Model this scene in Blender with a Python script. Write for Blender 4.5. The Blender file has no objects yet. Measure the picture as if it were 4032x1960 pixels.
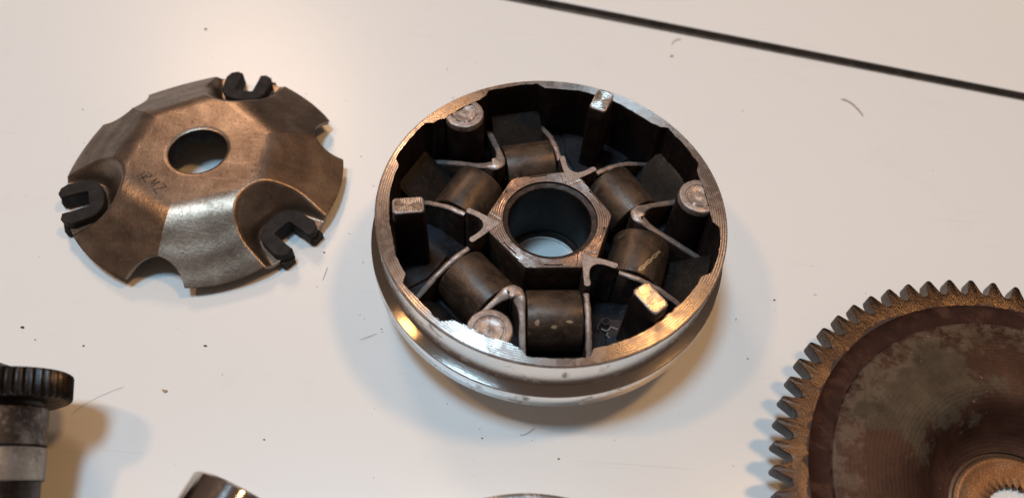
import bpy, bmesh, math, random
import numpy as np
from mathutils import Vector, Matrix
random.seed(7); rng = np.random.default_rng(7)
MM = 0.001
R_ = math.radians
sc = bpy.context.scene
COL = sc.collection

# ------------------------------------------------------------------ camera
CAM_H = 198.15 * MM
pitch, roll = R_(56.39), R_(4.32)
cd = bpy.data.cameras.new('camera'); cam = bpy.data.objects.new('camera', cd); COL.objects.link(cam)
cd.sensor_width = 36.0; cd.lens = 27.05; cd.clip_start = 0.005; cd.clip_end = 50
X = Vector((1, 0, 0)); UP = Vector((0, math.sin(pitch), math.cos(pitch))); FW = Vector((0, math.cos(pitch), -math.sin(pitch)))
c_, s_ = math.cos(roll), math.sin(roll)
RX = X * c_ + UP * s_; RY = UP * c_ - X * s_
M = Matrix((RX, RY, -FW)).transposed().to_4x4(); M.translation = Vector((0, 0, CAM_H))
cam.matrix_world = M
sc.camera = cam
cd.dof.use_dof = True; cd.dof.focus_distance = 0.215; cd.dof.aperture_fstop = 9.0

# ------------------------------------------------------------------ dim room around the table
w = bpy.data.worlds.new('World'); sc.world = w; w.use_nodes = True
nt = w.node_tree; nt.nodes.clear()
def N(t, ty, **kw):
    n = t.nodes.new(ty)
    for k, v in kw.items(): setattr(n, k, v)
    return n
wo = N(nt, 'ShaderNodeOutputWorld'); bg = N(nt, 'ShaderNodeBackground'); tc = N(nt, 'ShaderNodeTexCoord')
sx = N(nt, 'ShaderNodeSeparateXYZ'); cr = N(nt, 'ShaderNodeValToRGB')
nt.links.new(tc.outputs['Generated'], sx.inputs[0]); nt.links.new(sx.outputs['Z'], cr.inputs[0])
cr.color_ramp.elements[0].position = 0.0; cr.color_ramp.elements[0].color = (.050, .032, .024, 1)
cr.color_ramp.elements[1].position = 0.9; cr.color_ramp.elements[1].color = (.14, .105, .088, 1)
e = cr.color_ramp.elements.new(.25); e.color = (.10, .07, .055, 1)
nt.links.new(cr.outputs[0], bg.inputs[0]); bg.inputs[1].default_value = 1.0
nt.links.new(bg.outputs[0], wo.inputs[0])
sc.view_settings.view_transform = 'Standard'; sc.view_settings.look = 'None'
sc.view_settings.exposure = 0; sc.view_settings.gamma = 1

# ------------------------------------------------------------------ lamps of the room
TGT = Vector((10, 115, 0)) * MM
def lamp(name, d, dist, size, col, E, shape='DISK', size_y=None, spin=0):
    d = Vector(d).normalized(); l = bpy.data.lights.new(name, 'AREA'); l.shape = shape; l.size = size
    if size_y: l.size_y = size_y
    l.color = col; l.energy = 1.05 * E * math.pi * dist * dist / max(d.z, .2)
    o = bpy.data.objects.new(name, l); COL.objects.link(o); o.location = TGT + d * dist
    o.rotation_euler = (-d).to_track_quat('-Z', 'Y').to_euler()
    if spin: o.rotation_euler.rotate_axis('Z', spin)
    return o
lamp('warm_lamp', (-.54, .06, .83), 1.25, .10, (1, .54, .21), .44)
lamp('warm_lamp', (.39, .21, .89), 1.25, .17, (1, .55, .22), .78)
lamp('cool_lamp', (-.20, .05, .97), 1.25, .26, (.47, .75, 1.0), 1.85, 'RECTANGLE', .20)
lamp('warm_shaded_lamp', (-.34, .72, .62), 1.9, .40, (1, .66, .44), .36)

# ------------------------------------------------------------------ node helpers
def mat(name):
    m = bpy.data.materials.new(name); m.use_nodes = True; t = m.node_tree
    b = t.nodes['Principled BSDF']; return m, t, b
def ramp(t, fac, stops):
    r = N(t, 'ShaderNodeValToRGB'); el = r.color_ramp.elements
    while len(el) < len(stops): el.new(.5)
    for e, (p, c) in zip(el, stops):
        e.position = p; e.color = (*c, 1) if not isinstance(c, float) else (c, c, c, 1)
    t.links.new(fac, r.inputs[0]); return r.outputs[0]
def noise(t, scale, detail=6, rough=.6, vec=None, dist=0.0):
    n = N(t, 'ShaderNodeTexNoise'); n.inputs['Scale'].default_value = scale; n.inputs['Detail'].default_value = detail
    n.inputs['Roughness'].default_value = rough; n.inputs['Distortion'].default_value = dist
    t.links.new(vec if vec else coord(t), n.inputs['Vector']); return n.outputs['Fac']
def coord(t):
    for n in t.nodes:
        if n.type == 'TEX_COORD': return n.outputs['Object']
    return N(t, 'ShaderNodeTexCoord').outputs['Object']
def mth(t, op, a, b=None, c=None, clamp=False):
    n = N(t, 'ShaderNodeMath', operation=op); n.use_clamp = clamp
    for i, x in enumerate((a, b, c)):
        if x is None: continue
        if hasattr(x, 'is_output'): t.links.new(x, n.inputs[i])
        else: n.inputs[i].default_value = x
    return n.outputs[0]
def mixc(t, fac, a, b, mode='MIX'):
    n = N(t, 'ShaderNodeMix', data_type='RGBA', blend_type=mode)
    for i, x in ((0, fac), (6, a), (7, b)):
        if hasattr(x, 'is_output'): t.links.new(x, n.inputs[i])
        else: n.inputs[i].default_value = x if i == 0 else (*x, 1)
    return n.outputs[2]
def bump(t, b, h, dist=.0001, strength=1.0, prev=None):
    n = N(t, 'ShaderNodeBump'); n.inputs['Distance'].default_value = dist; n.inputs['Strength'].default_value = strength
    t.links.new(h, n.inputs['Height'])
    if prev: t.links.new(prev, n.inputs['Normal'])
    t.links.new(n.outputs[0], b.inputs['Normal']); return n.outputs[0]
def radius(t):
    s = N(t, 'ShaderNodeSeparateXYZ'); t.links.new(coord(t), s.inputs[0])
    return mth(t, 'SQRT', mth(t, 'ADD', mth(t, 'MULTIPLY', s.outputs[0], s.outputs[0]), mth(t, 'MULTIPLY', s.outputs[1], s.outputs[1]))), s
def setv(b, **kw):
    for k, v in kw.items():
        i = b.inputs[k.replace('_', ' ')]
        if hasattr(v, 'is_output'): b.id_data.links.new(v, i)
        else: i.default_value = (*v, 1) if isinstance(v, tuple) and len(v) == 3 else v

def machined(name, base, grime, r0, gscale=260, gpos=(.45, .62), rings=0.0, ringamp=.00002, metal=1.0, aniso=0.0):
    m, t, b = mat(name)
    g = ramp(t, noise(t, gscale, 8, .65, dist=.4), [(gpos[0], 0.0), (gpos[1], 1.0)])
    fine = noise(t, 1800, 4, .6)
    setv(b, Base_Color=mixc(t, g, base, grime), Metallic=ramp(t, g, [(0, metal), (1, metal * .55)]))
    setv(b, Roughness=mth(t, 'ADD', mth(t, 'MULTIPLY', g, .28), mth(t, 'ADD', r0, mth(t, 'MULTIPLY', fine, .08))))
    pv = bump(t, b, fine, .00003, .5)
    if rings:
        rr, s = radius(t)
        wob = mth(t, 'MULTIPLY', noise(t, 130, 2, .5), .00012)
        h = mth(t, 'SINE', mth(t, 'MULTIPLY', mth(t, 'ADD', rr, wob), 2 * math.pi / (rings * MM)))
        bump(t, b, h, ringamp, 1.0, pv)
    if aniso:
        tg = N(t, 'ShaderNodeTangent', direction_type='RADIAL', axis='Z')
        setv(b, Anisotropic=aniso, Anisotropic_Rotation=.25); t.links.new(tg.outputs[0], b.inputs['Tangent'])
    return m

def cast(name, c1, c2, c3, rough=(.35, .6), scale=220, metal=.7, bmp=.00008, spec=.4):
    m, t, b = mat(name); b.inputs['Specular IOR Level'].default_value = spec
    n1 = noise(t, scale, 8, .65, dist=.3); n2 = noise(t, scale * 6, 5, .6)
    col = ramp(t, n1, [(.32, c1), (.5, c2), (.68, c3)])
    col = mixc(t, mth(t, 'MULTIPLY', ramp(t, n2, [(.55, 0.0), (.75, 1.0)]), .5), col, tuple(min(1, x * 1.9) for x in c3))
    setv(b, Base_Color=col, Metallic=metal, Roughness=ramp(t, n1, [(.3, rough[1]), (.7, rough[0])]))
    bump(t, b, mth(t, 'ADD', n1, mth(t, 'MULTIPLY', n2, .5)), bmp, 1.0)
    return m

# ------------------------------------------------------------------ materials
M_RIM = machined('machined_rim', (.64, .54, .47), (.22, .155, .125), .24, 240, (.46, .80), rings=.62, ringamp=.000028, aniso=.75)
M_SIDE = machined('turned_side', (.86, .83, .80), (.20, .14, .11), .15, 170, (.55, .69), aniso=.3)
M_LEDGE = machined('turned_ledge', (.46, .41, .36), (.22, .16, .12), .10, 120, (.62, .80), rings=.5, ringamp=.000012, aniso=.85)
M_RIMEDGE = machined('rim_edge', (.50, .41, .35), (.12, .08, .06), .34, 300, (.42, .64))
M_CAST = cast('grimy_casting', (.19, .145, .122), (.34, .275, .238), (.48, .40, .355), (.34, .6), 420, .6)
M_PIT = cast('shaded_grimy_cavity', (.010, .007, .006), (.018, .012, .010), (.034, .023, .019), (.4, .65), 180, .1, spec=.2)  # black-brown grime with the shade of the pockets worked into its colour
M_WALL = cast('shaded_casting_wall', (.026, .017, .013), (.052, .036, .028), (.10, .072, .058), (.36, .6), 300, .3, spec=.3)  # shade of the recesses painted as a darker casting colour
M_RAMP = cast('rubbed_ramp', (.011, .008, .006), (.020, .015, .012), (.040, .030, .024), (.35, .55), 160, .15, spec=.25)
M_DIGIT = cast('raised_digit', (.16, .145, .135), (.24, .215, .20), (.32, .285, .27), (.3, .5), 400, .2)
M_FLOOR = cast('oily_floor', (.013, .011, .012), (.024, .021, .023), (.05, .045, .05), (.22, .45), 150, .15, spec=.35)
M_HUB = machined('hub_face', (.42, .32, .27), (.12, .08, .062), .28, 380, (.38, .70), rings=.62, ringamp=.00003, aniso=.5)
M_POST = machined('post_face', (.72, .60, .50), (.42, .31, .25), .16, 300, (.48, .80), rings=.55, ringamp=.00003, aniso=.85)
M_BUSH = cast('bore_ring', (.018, .012, .010), (.034, .023, .018), (.07, .049, .040), (.4, .6), 500, .25, spec=.25)
M_BORE = cast('bore_wall', (.006, .006, .007), (.009, .009, .011), (.014, .014, .017), (.38, .5), 200, .0, .00002, spec=.10)
M_ROLL = cast('roller_sleeve', (.022, .014, .010), (.048, .030, .020), (.105, .068, .045), (.26, .48), 330, .45, .00009)
M_ROLLCORE = cast('roller_core', (.10, .08, .07), (.16, .13, .11), (.2, .16, .14), (.3, .4), 300, .8)
M_MARK = cast('worn_patch', (.26, .18, .10), (.34, .25, .15), (.40, .30, .19), (.4, .5), 900, .4)
M_SLOT = cast('dark_letter_strip', (.012, .009, .007), (.02, .015, .012), (.03, .02, .018), (.6, .8), 500, .1)

def roller_mat():
    m, t, b = mat('roller_sleeve')
    n1 = noise(t, 140, 8, .7, dist=.6); n2 = noise(t, 700, 6, .7)
    oi = N(t, 'ShaderNodeObjectInfo')
    mp = N(t, 'ShaderNodeMapping'); mp.inputs['Scale'].default_value = (900, 60, 900); t.links.new(coord(t), mp.inputs[0])
    sc_ = ramp(t, noise(t, 1.0, 5, .65, mp.outputs[0]), [(.58, 0.0), (.68, 1.0)])
    col = ramp(t, n1, [(.35, (.028, .018, .013)), (.5, (.064, .041, .027)), (.66, (.115, .076, .050))])
    col = mixc(t, mth(t, 'MULTIPLY', sc_, .5), col, (.14, .095, .065))
    fl = ramp(t, noise(t, 330, 7, .7), [(.61, 0.0), (.66, 1.0)])
    col = mixc(t, mth(t, 'MULTIPLY', fl, .55), col, (.17, .125, .09))
    setv(b, Base_Color=col, Metallic=.45, Roughness=mth(t, 'ADD', .24, mth(t, 'MULTIPLY', n1, .35)))
    bump(t, b, mth(t, 'ADD', n1, mth(t, 'ADD', mth(t, 'MULTIPLY', fl, .5), mth(t, 'MULTIPLY', n2, .4))), .00012, 1.0)
    return m
M_ROLL = roller_mat()
def plate_mat():
    m, t, b = mat('worn_steel_plate')
    n1 = noise(t, 90, 8, .6, dist=.5); n2 = noise(t, 900, 6, .7)
    mp = N(t, 'ShaderNodeMapping'); mp.inputs['Scale'].default_value = (1400, 260, 900); mp.inputs['Rotation'].default_value = (0, 0, .5)
    t.links.new(coord(t), mp.inputs[0]); n3 = noise(t, 1.0, 5, .6, mp.outputs[0])
    col = ramp(t, n1, [(.33, (.135, .095, .070)), (.5, (.215, .155, .113)), (.68, (.31, .235, .175))])
    col = mixc(t, mth(t, 'MULTIPLY', ramp(t, n2, [(.50, 0.0), (.70, 1.0)]), .45), col, (.085, .055, .038))
    col = mixc(t, mth(t, 'MULTIPLY', ramp(t, n3, [(.60, 0.0), (.75, 1.0)]), .35), col, (.50, .40, .30))
    pit = ramp(t, noise(t, 520, 4, .55), [(.66, 0.0), (.72, 1.0)])
    col = mixc(t, mth(t, 'MULTIPLY', pit, .6), col, (.05, .033, .025))
    mp2 = N(t, 'ShaderNodeMapping'); mp2.inputs['Scale'].default_value = (90, 2600, 300); mp2.inputs['Rotation'].default_value = (0, 0, 1.15); t.links.new(coord(t), mp2.inputs[0])
    scr = ramp(t, noise(t, 1.0, 3, .5, mp2.outputs[0]), [(.64, 0.0), (.70, 1.0)])
    col = mixc(t, mth(t, 'MULTIPLY', scr, .30), col, (.55, .46, .36))
    setv(b, Base_Color=col, Metallic=.9, Roughness=mth(t, 'ADD', .25, mth(t, 'ADD', mth(t, 'MULTIPLY', pit, .2), mth(t, 'MULTIPLY', n2, .18))))
    bump(t, b, mth(t, 'ADD', n2, n3), .00005, 1.0)
    return m
M_PLATE = plate_mat()
M_RUBBER = cast('black_rubber', (.010, .008, .0065), (.015, .012, .010), (.022, .018, .015), (.6, .8), 300, 0.0, .00003, spec=.22)

def gear_mat(name, stops, metal, rough, scale=70, gran=.0001, spots=None):
    m, t, b = mat(name); b.inputs['Specular IOR Level'].default_value = .15
    n1 = noise(t, scale, 10, .66, dist=.8); n2 = noise(t, 1300, 6, .7); n3 = noise(t, 380, 4, .6)
    col = ramp(t, n1, stops)
    col = mixc(t, mth(t, 'MULTIPLY', ramp(t, n3, [(.52, 0.0), (.70, 1.0)]), .45), col, spots or (.03, .018, .012))
    setv(b, Base_Color=col, Metallic=metal, Roughness=mth(t, 'ADD', rough, mth(t, 'MULTIPLY', n3, .15)))
    bump(t, b, mth(t, 'ADD', n2, mth(t, 'MULTIPLY', n3, .6)), gran, 1.0)
    return m
def band_mat():
    m, t, b = mat('gear_tooth_band')
    n0 = noise(t, 32, 6, .6, dist=.5); n1 = noise(t, 150, 9, .68, dist=.5); n2 = noise(t, 1100, 6, .7); n3 = noise(t, 480, 4, .6)
    rr, s = radius(t)
    col = ramp(t, n1, [(.32, (.060, .040, .030)), (.47, (.105, .073, .050)), (.62, (.21, .142, .088)), (.75, (.14, .10, .075))])
    dark = mth(t, 'MULTIPLY', ramp(t, n0, [(.42, 0.0), (.62, 1.0)]), .6)
    col = mixc(t, dark, col, (.060, .042, .034))
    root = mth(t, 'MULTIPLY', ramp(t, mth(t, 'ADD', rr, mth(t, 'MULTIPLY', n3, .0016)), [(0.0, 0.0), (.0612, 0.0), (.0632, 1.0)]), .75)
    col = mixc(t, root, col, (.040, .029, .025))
    gre = mth(t, 'LESS_THAN', mth(t, 'ADD', rr, mth(t, 'MULTIPLY', mth(t, 'SUBTRACT', noise(t, 210, 7, .7), .5), .0075)), .0581)
    col = mixc(t, mth(t, 'MULTIPLY', gre, .92), col, (.026, .009, .006))
    setv(b, Base_Color=col, Metallic=mth(t, 'SUBTRACT', .88, mth(t, 'MULTIPLY', gre, .8)), Roughness=mth(t, 'ADD', .20, mth(t, 'ADD', mth(t, 'MULTIPLY', gre, .3), mth(t, 'MULTIPLY', n3, .2))))
    bump(t, b, mth(t, 'ADD', n2, mth(t, 'MULTIPLY', n3, .6)), .00016, 1.0)
    return m
M_GBAND = band_mat()
M_GGREASE = gear_mat('gear_greasy_ring', [(.32, (.014, .005, .0035)), (.52, (.028, .009, .006)), (.66, (.060, .026, .016))], .0, .5, 140, .00006)
M_GHUB = gear_mat('gear_hub_face', [(.3, (.12, .062, .036)), (.5, (.16, .10, .062)), (.7, (.20, .145, .10))], .7, .30, 70, .00006, (.16, .06, .03))
def web_mat():
    m, t, b = mat('gear_web'); b.inputs['Specular IOR Level'].default_value = .22
    n1 = noise(t, 45, 9, .62, dist=.4); n2 = noise(t, 1200, 5, .7); n3 = noise(t, 300, 8, .7, dist=.3); n4 = noise(t, 110, 7, .65)
    rr, s = radius(t)
    ang = mth(t, 'ARCTAN2', s.outputs[1], s.outputs[0])
    base = ramp(t, n1, [(.32, (.018, .0075, .005)), (.48, (.034, .014, .009)), (.62, (.056, .025, .016)), (.75, (.080, .044, .028))])
    # olive oil film lying in a wedge of the web, with ragged borders
    wa = mth(t, 'ADD', ang, mth(t, 'MULTIPLY', mth(t, 'SUBTRACT', n1, .5), 1.5))
    wr = mth(t, 'ADD', rr, mth(t, 'MULTIPLY', mth(t, 'SUBTRACT', n4, .5), .030))
    def band(x, a, b_, c, d):
        up = N(t, 'ShaderNodeMapRange'); up.interpolation_type = 'SMOOTHSTEP'; t.links.new(x, up.inputs[0]); up.inputs[1].default_value = a; up.inputs[2].default_value = b_
        dn = N(t, 'ShaderNodeMapRange'); dn.interpolation_type = 'SMOOTHSTEP'; t.links.new(x, dn.inputs[0]); dn.inputs[1].default_value = c; dn.inputs[2].default_value = d; dn.inputs[3].default_value = 1; dn.inputs[4].default_value = 0
        return mth(t, 'MULTIPLY', up.outputs[0], dn.outputs[0])
    film = mth(t, 'MULTIPLY', band(wa, 1.78, 1.86, 2.72, 2.80), band(wr, .0275, .0295, .0465, .049))
    col = mixc(t, mth(t, 'MULTIPLY', film, .9), base, ramp(t, n4, [(.35, (.040, .030, .019)), (.65, (.080, .062, .042))]))
    dry = mth(t, 'MULTIPLY', band(wr, .043, .048, .0515, .054), ramp(t, n3, [(.42, 0.0), (.60, 1.0)]))
    col = mixc(t, mth(t, 'MULTIPLY', dry, .75), col, (.135, .098, .066))
    col = mixc(t, mth(t, 'MULTIPLY', ramp(t, n3, [(.52, 0.0), (.66, 1.0)]), .35), col, (.014, .007, .005))
    tiny = ramp(t, noise(t, 620, 3, .5), [(.71, 0.0), (.76, 1.0)])
    col = mixc(t, mth(t, 'MULTIPLY', tiny, .6), col, (.26, .19, .13))
    setv(b, Base_Color=col, Metallic=.15, Roughness=mth(t, 'ADD', .36, mth(t, 'MULTIPLY', n3, .25)))
    rg = mth(t, 'SINE', mth(t, 'MULTIPLY', rr, 2 * math.pi / .0011))
    bump(t, b, mth(t, 'ADD', mth(t, 'ADD', n2, mth(t, 'MULTIPLY', n3, 1.0)), mth(t, 'MULTIPLY', rg, .12)), .00009, 1.0)
    return m
M_GWEB = web_mat()

def table_mat(name, base, seed):
    m, t, b = mat(name)
    v = coord(t)
    n1 = noise(t, 9 + seed, 5, .55); n2 = noise(t, 160, 6, .7)
    col = mixc(t, mth(t, 'MULTIPLY', ramp(t, n1, [(.35, 0.0), (.7, 1.0)]), .35), base, (base[0] * .95, base[1] * .95, base[2] * .97))
    # faint dirt specks
    vo = N(t, 'ShaderNodeTexVoronoi'); vo.inputs['Scale'].default_value = 85; t.links.new(v, vo.inputs['Vector'])
    keep = mth(t, 'GREATER_THAN', noise(t, 47, 1, .5), .60)
    sp = mth(t, 'MULTIPLY', mth(t, 'LESS_THAN', vo.outputs['Distance'], mth(t, 'MULTIPLY', noise(t, 400, 1, .5), .045)), keep)
    col = mixc(t, mth(t, 'MULTIPLY', sp, .55), col, (.22, .17, .14))
    # greasy smears left by fingers and parts
    sm = mth(t, 'MULTIPLY', ramp(t, noise(t, 26, 7, .7, dist=1.5), [(.56, 0.0), (.74, 1.0)]), .10)
    col = mixc(t, sm, col, (.50, .43, .37))
    # hairline scratches in a few directions
    scr = None
    for k, (ang, sy, th) in enumerate(((.9, 260, .735), (2.2, 320, .745), (1.4, 210, .74))):
        mp = N(t, 'ShaderNodeMapping'); mp.inputs['Rotation'].default_value = (0, 0, ang); mp.inputs['Scale'].default_value = (18, sy * 5, 1)
        mp.inputs['Location'].default_value = (k * 3.1, seed, 0)
        t.links.new(v, mp.inputs[0])
        s = mth(t, 'GREATER_THAN', noise(t, 1.0, 2, .4, mp.outputs[0]), th)
        scr = s if scr is None else mth(t, 'MAXIMUM', scr, s)
    col = mixc(t, mth(t, 'MULTIPLY', scr, .14), col, (.42, .36, .32))
    setv(b, Base_Color=col, Roughness=mth(t, 'ADD', .27, mth(t, 'MULTIPLY', n1, .08)))
    b.inputs['Specular IOR Level'].default_value = .5
    h = mth(t, 'ADD', mth(t, 'MULTIPLY', noise(t, 60, 3, .5), .6), mth(t, 'MULTIPLY', n2, .08))
    bump(t, b, h, .00012, .35)
    return m
M_TABLE = table_mat('white_laminate', (.755, .748, .712), 0)
M_PANEL = table_mat('cream_laminate', (.775, .752, .70), 2.7)
M_SEAM = cast('seam_filler', (.07, .055, .043), (.10, .08, .064), (.14, .11, .09), (.5, .7), 200, 0.0)
M_CHROME = machined('polished_steel', (.58, .51, .46), (.30, .23, .18), .07, 140, (.60, .9), aniso=.7)
M_DARKSTEEL = cast('oily_steel', (.012, .009, .008), (.022, .017, .015), (.060, .048, .043), (.25, .45), 300, .6)
M_GREASE = cast('greasy_collar', (.012, .008, .007), (.045, .035, .030), (.22, .19, .175), (.3, .5), 150, .35, .00025)
M_LIGHTBAND = cast('pale_collar', (.12, .10, .085), (.26, .235, .21), (.34, .31, .28), (.28, .4), 130, .4)
M_CRUMB = cast('dark_crumb', (.04, .028, .02), (.08, .055, .04), (.15, .11, .08), (.6, .8), 2000, 0)
M_FIBRE = cast('tan_fibre', (.38, .25, .14), (.46, .32, .2), (.5, .36, .24), (.6, .8), 2000, 0)
M_HAIR = cast('dark_hair', (.12, .09, .07), (.16, .12, .1), (.2, .16, .13), (.5, .7), 2000, 0)
M_PALE = cast('pale_fibre', (.5, .46, .42), (.6, .56, .52), (.66, .62, .58), (.5, .7), 2000, 0)

# ------------------------------------------------------------------ object helpers
def link(name, verts, faces, material, parent=None, smooth=35, loc=None):
    me = bpy.data.meshes.new(name)
    me.from_pydata([tuple(float(c) * MM for c in v) for v in verts], [], [tuple(int(i) for i in f) for f in faces])
    bm = bmesh.new(); bm.from_mesh(me); bmesh.ops.recalc_face_normals(bm, faces=bm.faces); bm.to_mesh(me); bm.free()
    me.materials.append(material)
    if smooth:
        me.polygons.foreach_set('use_smooth', [True] * len(me.polygons)); me.set_sharp_from_angle(angle=R_(smooth))
    o = bpy.data.objects.new(name, me); COL.objects.link(o)
    if parent: o.parent = parent
    if loc: o.location = Vector(loc) * MM
    return o
def tag(o, label=None, cat=None, group=None, kind=None):
    if label: o['label'] = label
    if cat: o['category'] = cat
    if group: o['group'] = group
    if kind: o['kind'] = kind
    return o
def thing(name, label, cat, loc=(0, 0, 0), rz=0, group=None):
    o = bpy.data.objects.new(name, None); COL.objects.link(o); o.location = Vector(loc) * MM; o.rotation_euler = (0, 0, rz)
    o.empty_display_size = .01
    return tag(o, label, cat, group)
def shaded_sides(o, lim=.45, m=None):
    """paints recess shade as a dark colour on upright faces; crests keep the casting colour"""
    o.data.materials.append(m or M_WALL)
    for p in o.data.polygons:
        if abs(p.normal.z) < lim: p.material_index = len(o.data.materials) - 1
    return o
def bevel(o, wdt=.3, seg=2, ang=35):
    m = o.modifiers.new('bevel', 'BEVEL'); m.width = wdt * MM; m.segments = seg; m.limit_method = 'ANGLE'; m.angle_limit = R_(ang); m.use_clamp_overlap = True
    m.harden_normals = False
    return o
def lathe(profile, n=128, closed=False):
    V, F = [], []
    for r, z in profile:
        for i in range(n):
            a = 2 * math.pi * i / n; V.append((r * math.cos(a), r * math.sin(a), z))
    k = len(profile)
    for j in range(k if closed else k - 1):
        j2 = (j + 1) % k
        for i in range(n):
            i2 = (i + 1) % n; F.append((j * n + i, j * n + i2, j2 * n + i2, j2 * n + i))
    return V, F
def prism(outline, ztop, zbot):
    """outline CCW list of (x,y); ztop may be a function of (x,y)"""
    n = len(outline); f = ztop if callable(ztop) else (lambda x, y: ztop)
    V = [(x, y, f(x, y)) for x, y in outline] + [(x, y, zbot) for x, y in outline]
    F = [tuple(range(n)), tuple(range(2 * n - 1, n - 1, -1))]
    for i in range(n): F.append((i, i + n, (i + 1) % n + n, (i + 1) % n))
    return V, F
def rot(P, a, z=False):
    c, s = math.cos(a), math.sin(a)
    return [(p[0] * c - p[1] * s, p[0] * s + p[1] * c, *p[2:]) for p in P]
def tube(path, r, n=6, taper=None):
    V, F = [], []
    P = [Vector(p) for p in path]
    for i, p in enumerate(P):
        d = (P[min(i + 1, len(P) - 1)] - P[max(i - 1, 0)]).normalized()
        u = d.cross(Vector((0, 0, 1)));
        if u.length < 1e-4: u = Vector((1, 0, 0))
        u.normalize(); v = d.cross(u)
        rr = r * (taper[i] if taper else 1)
        for k in range(n):
            a = 2 * math.pi * k / n; V.append(tuple(p + u * rr * math.cos(a) + v * rr * math.sin(a)))
    for i in range(len(P) - 1):
        for k in range(n): F.append((i * n + k, i * n + (k + 1) % n, (i + 1) * n + (k + 1) % n, (i + 1) * n + k))
    F.append(tuple(range(n))); F.append(tuple(range(len(P) * n - 1, (len(P) - 1) * n - 1, -1)))
    return V, F
def join(*parts):
    V, F = [], []
    for v, f in parts:
        o = len(V); V += list(v); F += [tuple(i + o for i in ff) for ff in f]
    return V, F

# ------------------------------------------------------------------ the table top and the panel behind it
def slab(name, A, B, side, material, thick=18, rad=1.2):
    """slab whose visible edge runs A->B (mm), extending 'side' away; rounded edge"""
    A, B = Vector((*A, 0)), Vector((*B, 0)); d = (B - A).normalized(); n = Vector((-d.y, d.x, 0)) * side
    prof = [(rad + 900, 0)] + [(rad * (1 - math.sin(a)), -rad * (1 - math.cos(a))) for a in [i * math.pi / 2 / 6 for i in range(7)]] + [(0, -thick), (rad + 900, -thick)]
    ss = [-900, 900]; mid = (A + B) / 2
    V = []
    for s in ss:
        for q, z in prof:
            p = mid + d * s + n * q; V.append((p.x, p.y, z))
    k = len(prof); F = [(i, (i + 1) % k, (i + 1) % k + k, i + k) for i in range(k)] + [tuple(range(k)), tuple(range(2 * k - 1, k - 1, -1))]
    o = link(name, V, F, material, smooth=50); o.data.materials.append(M_SEAM)
    for p in o.data.polygons:
        if abs(p.normal.z) < .2: p.material_index = 1
    return tag(o, kind='structure')
slab('table_top', (-9.7, 249.3), (184.1, 215.0), -1, M_TABLE, rad=1.6)
slab('rear_panel', (8.3, 250.8), (185.3, 218.5), 1, M_PANEL, rad=.4)
# filler strip down in the seam
A, B = Vector((-8, 249.1, 0)), Vector((185, 216.2, 0)); d = (B - A).normalized(); n_ = Vector((-d.y, d.x, 0)); mid = (A + B) / 2
o = link('table_seam', [tuple(mid + d * s + n_ * q + Vector((0, 0, -3.0 + zz))) for s in (-890, 890) for q, zz in ((-2.6, -6), (-2.6, 0), (4.4, 0), (4.4, -6))],
         [(0, 1, 5, 4), (1, 2, 6, 5), (2, 3, 7, 6), (3, 0, 4, 7), (0, 1, 2, 3), (4, 5, 6, 7)], M_SEAM, smooth=0)
tag(o, kind='structure')

# ================================================================== PULLEY HOUSING (variator)
VC = (9.9, 125.7); ZR = 31.5
house = thing('pulley_housing', 'round cast metal pulley housing with open face holding six rollers around a central bore', 'engine part', (*VC, 0))
DR = lambda a: a * math.pi / 180
S0 = 70.3                                   # angle of one post axis; roller axes are 35 degrees either side
def L(V): return [(x, y, z + ZR) for x, y, z in V]

# ---- shell with its irregular inner edge
rim_pts = [(2.6, 43.1), (19.7, 43.2), (22.5, 43.8), (24.6, 45.3), (28.9, 45.1), (34.6, 45.3), (39.3, 45.3), (43.9, 45.8), (46.0, 44.3), (50.1, 43.6), (54.6, 43.4), (59.9, 43.8), (67.4, 44.4), (76.5, 44.4), (83.1, 44.5), (88.5, 44.3), (94.5, 44.2), (97.6, 46.2), (109.9, 45.8), (116.3, 46.1), (118.0, 44.6), (121.5, 43.6), (138.4, 43.2), (140.2, 44.1), (142.9, 44.3), (145.1, 46.1), (152.5, 45.8), (162.9, 46.0), (164.7, 45.6), (166.7, 44.1), (172.1, 44.2), (184.4, 43.8), (192.8, 43.6), (199.2, 43.5), (206.3, 44.0), (214.3, 44.0), (217.0, 45.8), (223.9, 45.2), (235.4, 45.6), (238.1, 43.5), (241.5, 43.1), (258.9, 42.9), (262.6, 44.0), (264.2, 45.3), (281.8, 45.2), (283.9, 45.2), (285.3, 43.3), (296.5, 43.2), (308.9, 43.1), (319.7, 43.1), (328.3, 43.5), (333.9, 43.5), (336.9, 45.3), (347.4, 45.7), (356.3, 45.3), (358.4, 43.5)]
ra = np.array([p[0] for p in rim_pts]); rr_ = np.array([p[1] for p in rim_pts])
NT = 900
th = np.linspace(0, 360, NT, endpoint=False)
rin = np.interp(th, np.r_[ra[-1] - 360, ra, ra[0] + 360], np.r_[rr_[-1], rr_, rr_[0]])
jag = np.convolve(np.r_[rng.normal(0, 1, NT)], np.ones(5) / 5, 'same') * .16
rin = rin + jag
V, F = [], []
rings = [('in', -21.2, 0.9), ('in', -8, .25), ('in', -.55, 0.02), ('in', -.10, .03), ('in', 0, .10)]
for kind, z, off in rings:
    for a, r in zip(th, rin): V.append(((r + off) * math.cos(DR(a)), (r + off) * math.sin(DR(a)), z))
k = len(rings)
for j in range(k - 1):
    for i in range(NT): F.append((j * NT + i, j * NT + (i + 1) % NT, (j + 1) * NT + (i + 1) % NT, (j + 1) * NT + i))
inner = link('inner_wall', L(V), F, M_PIT, house, 60)
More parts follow.
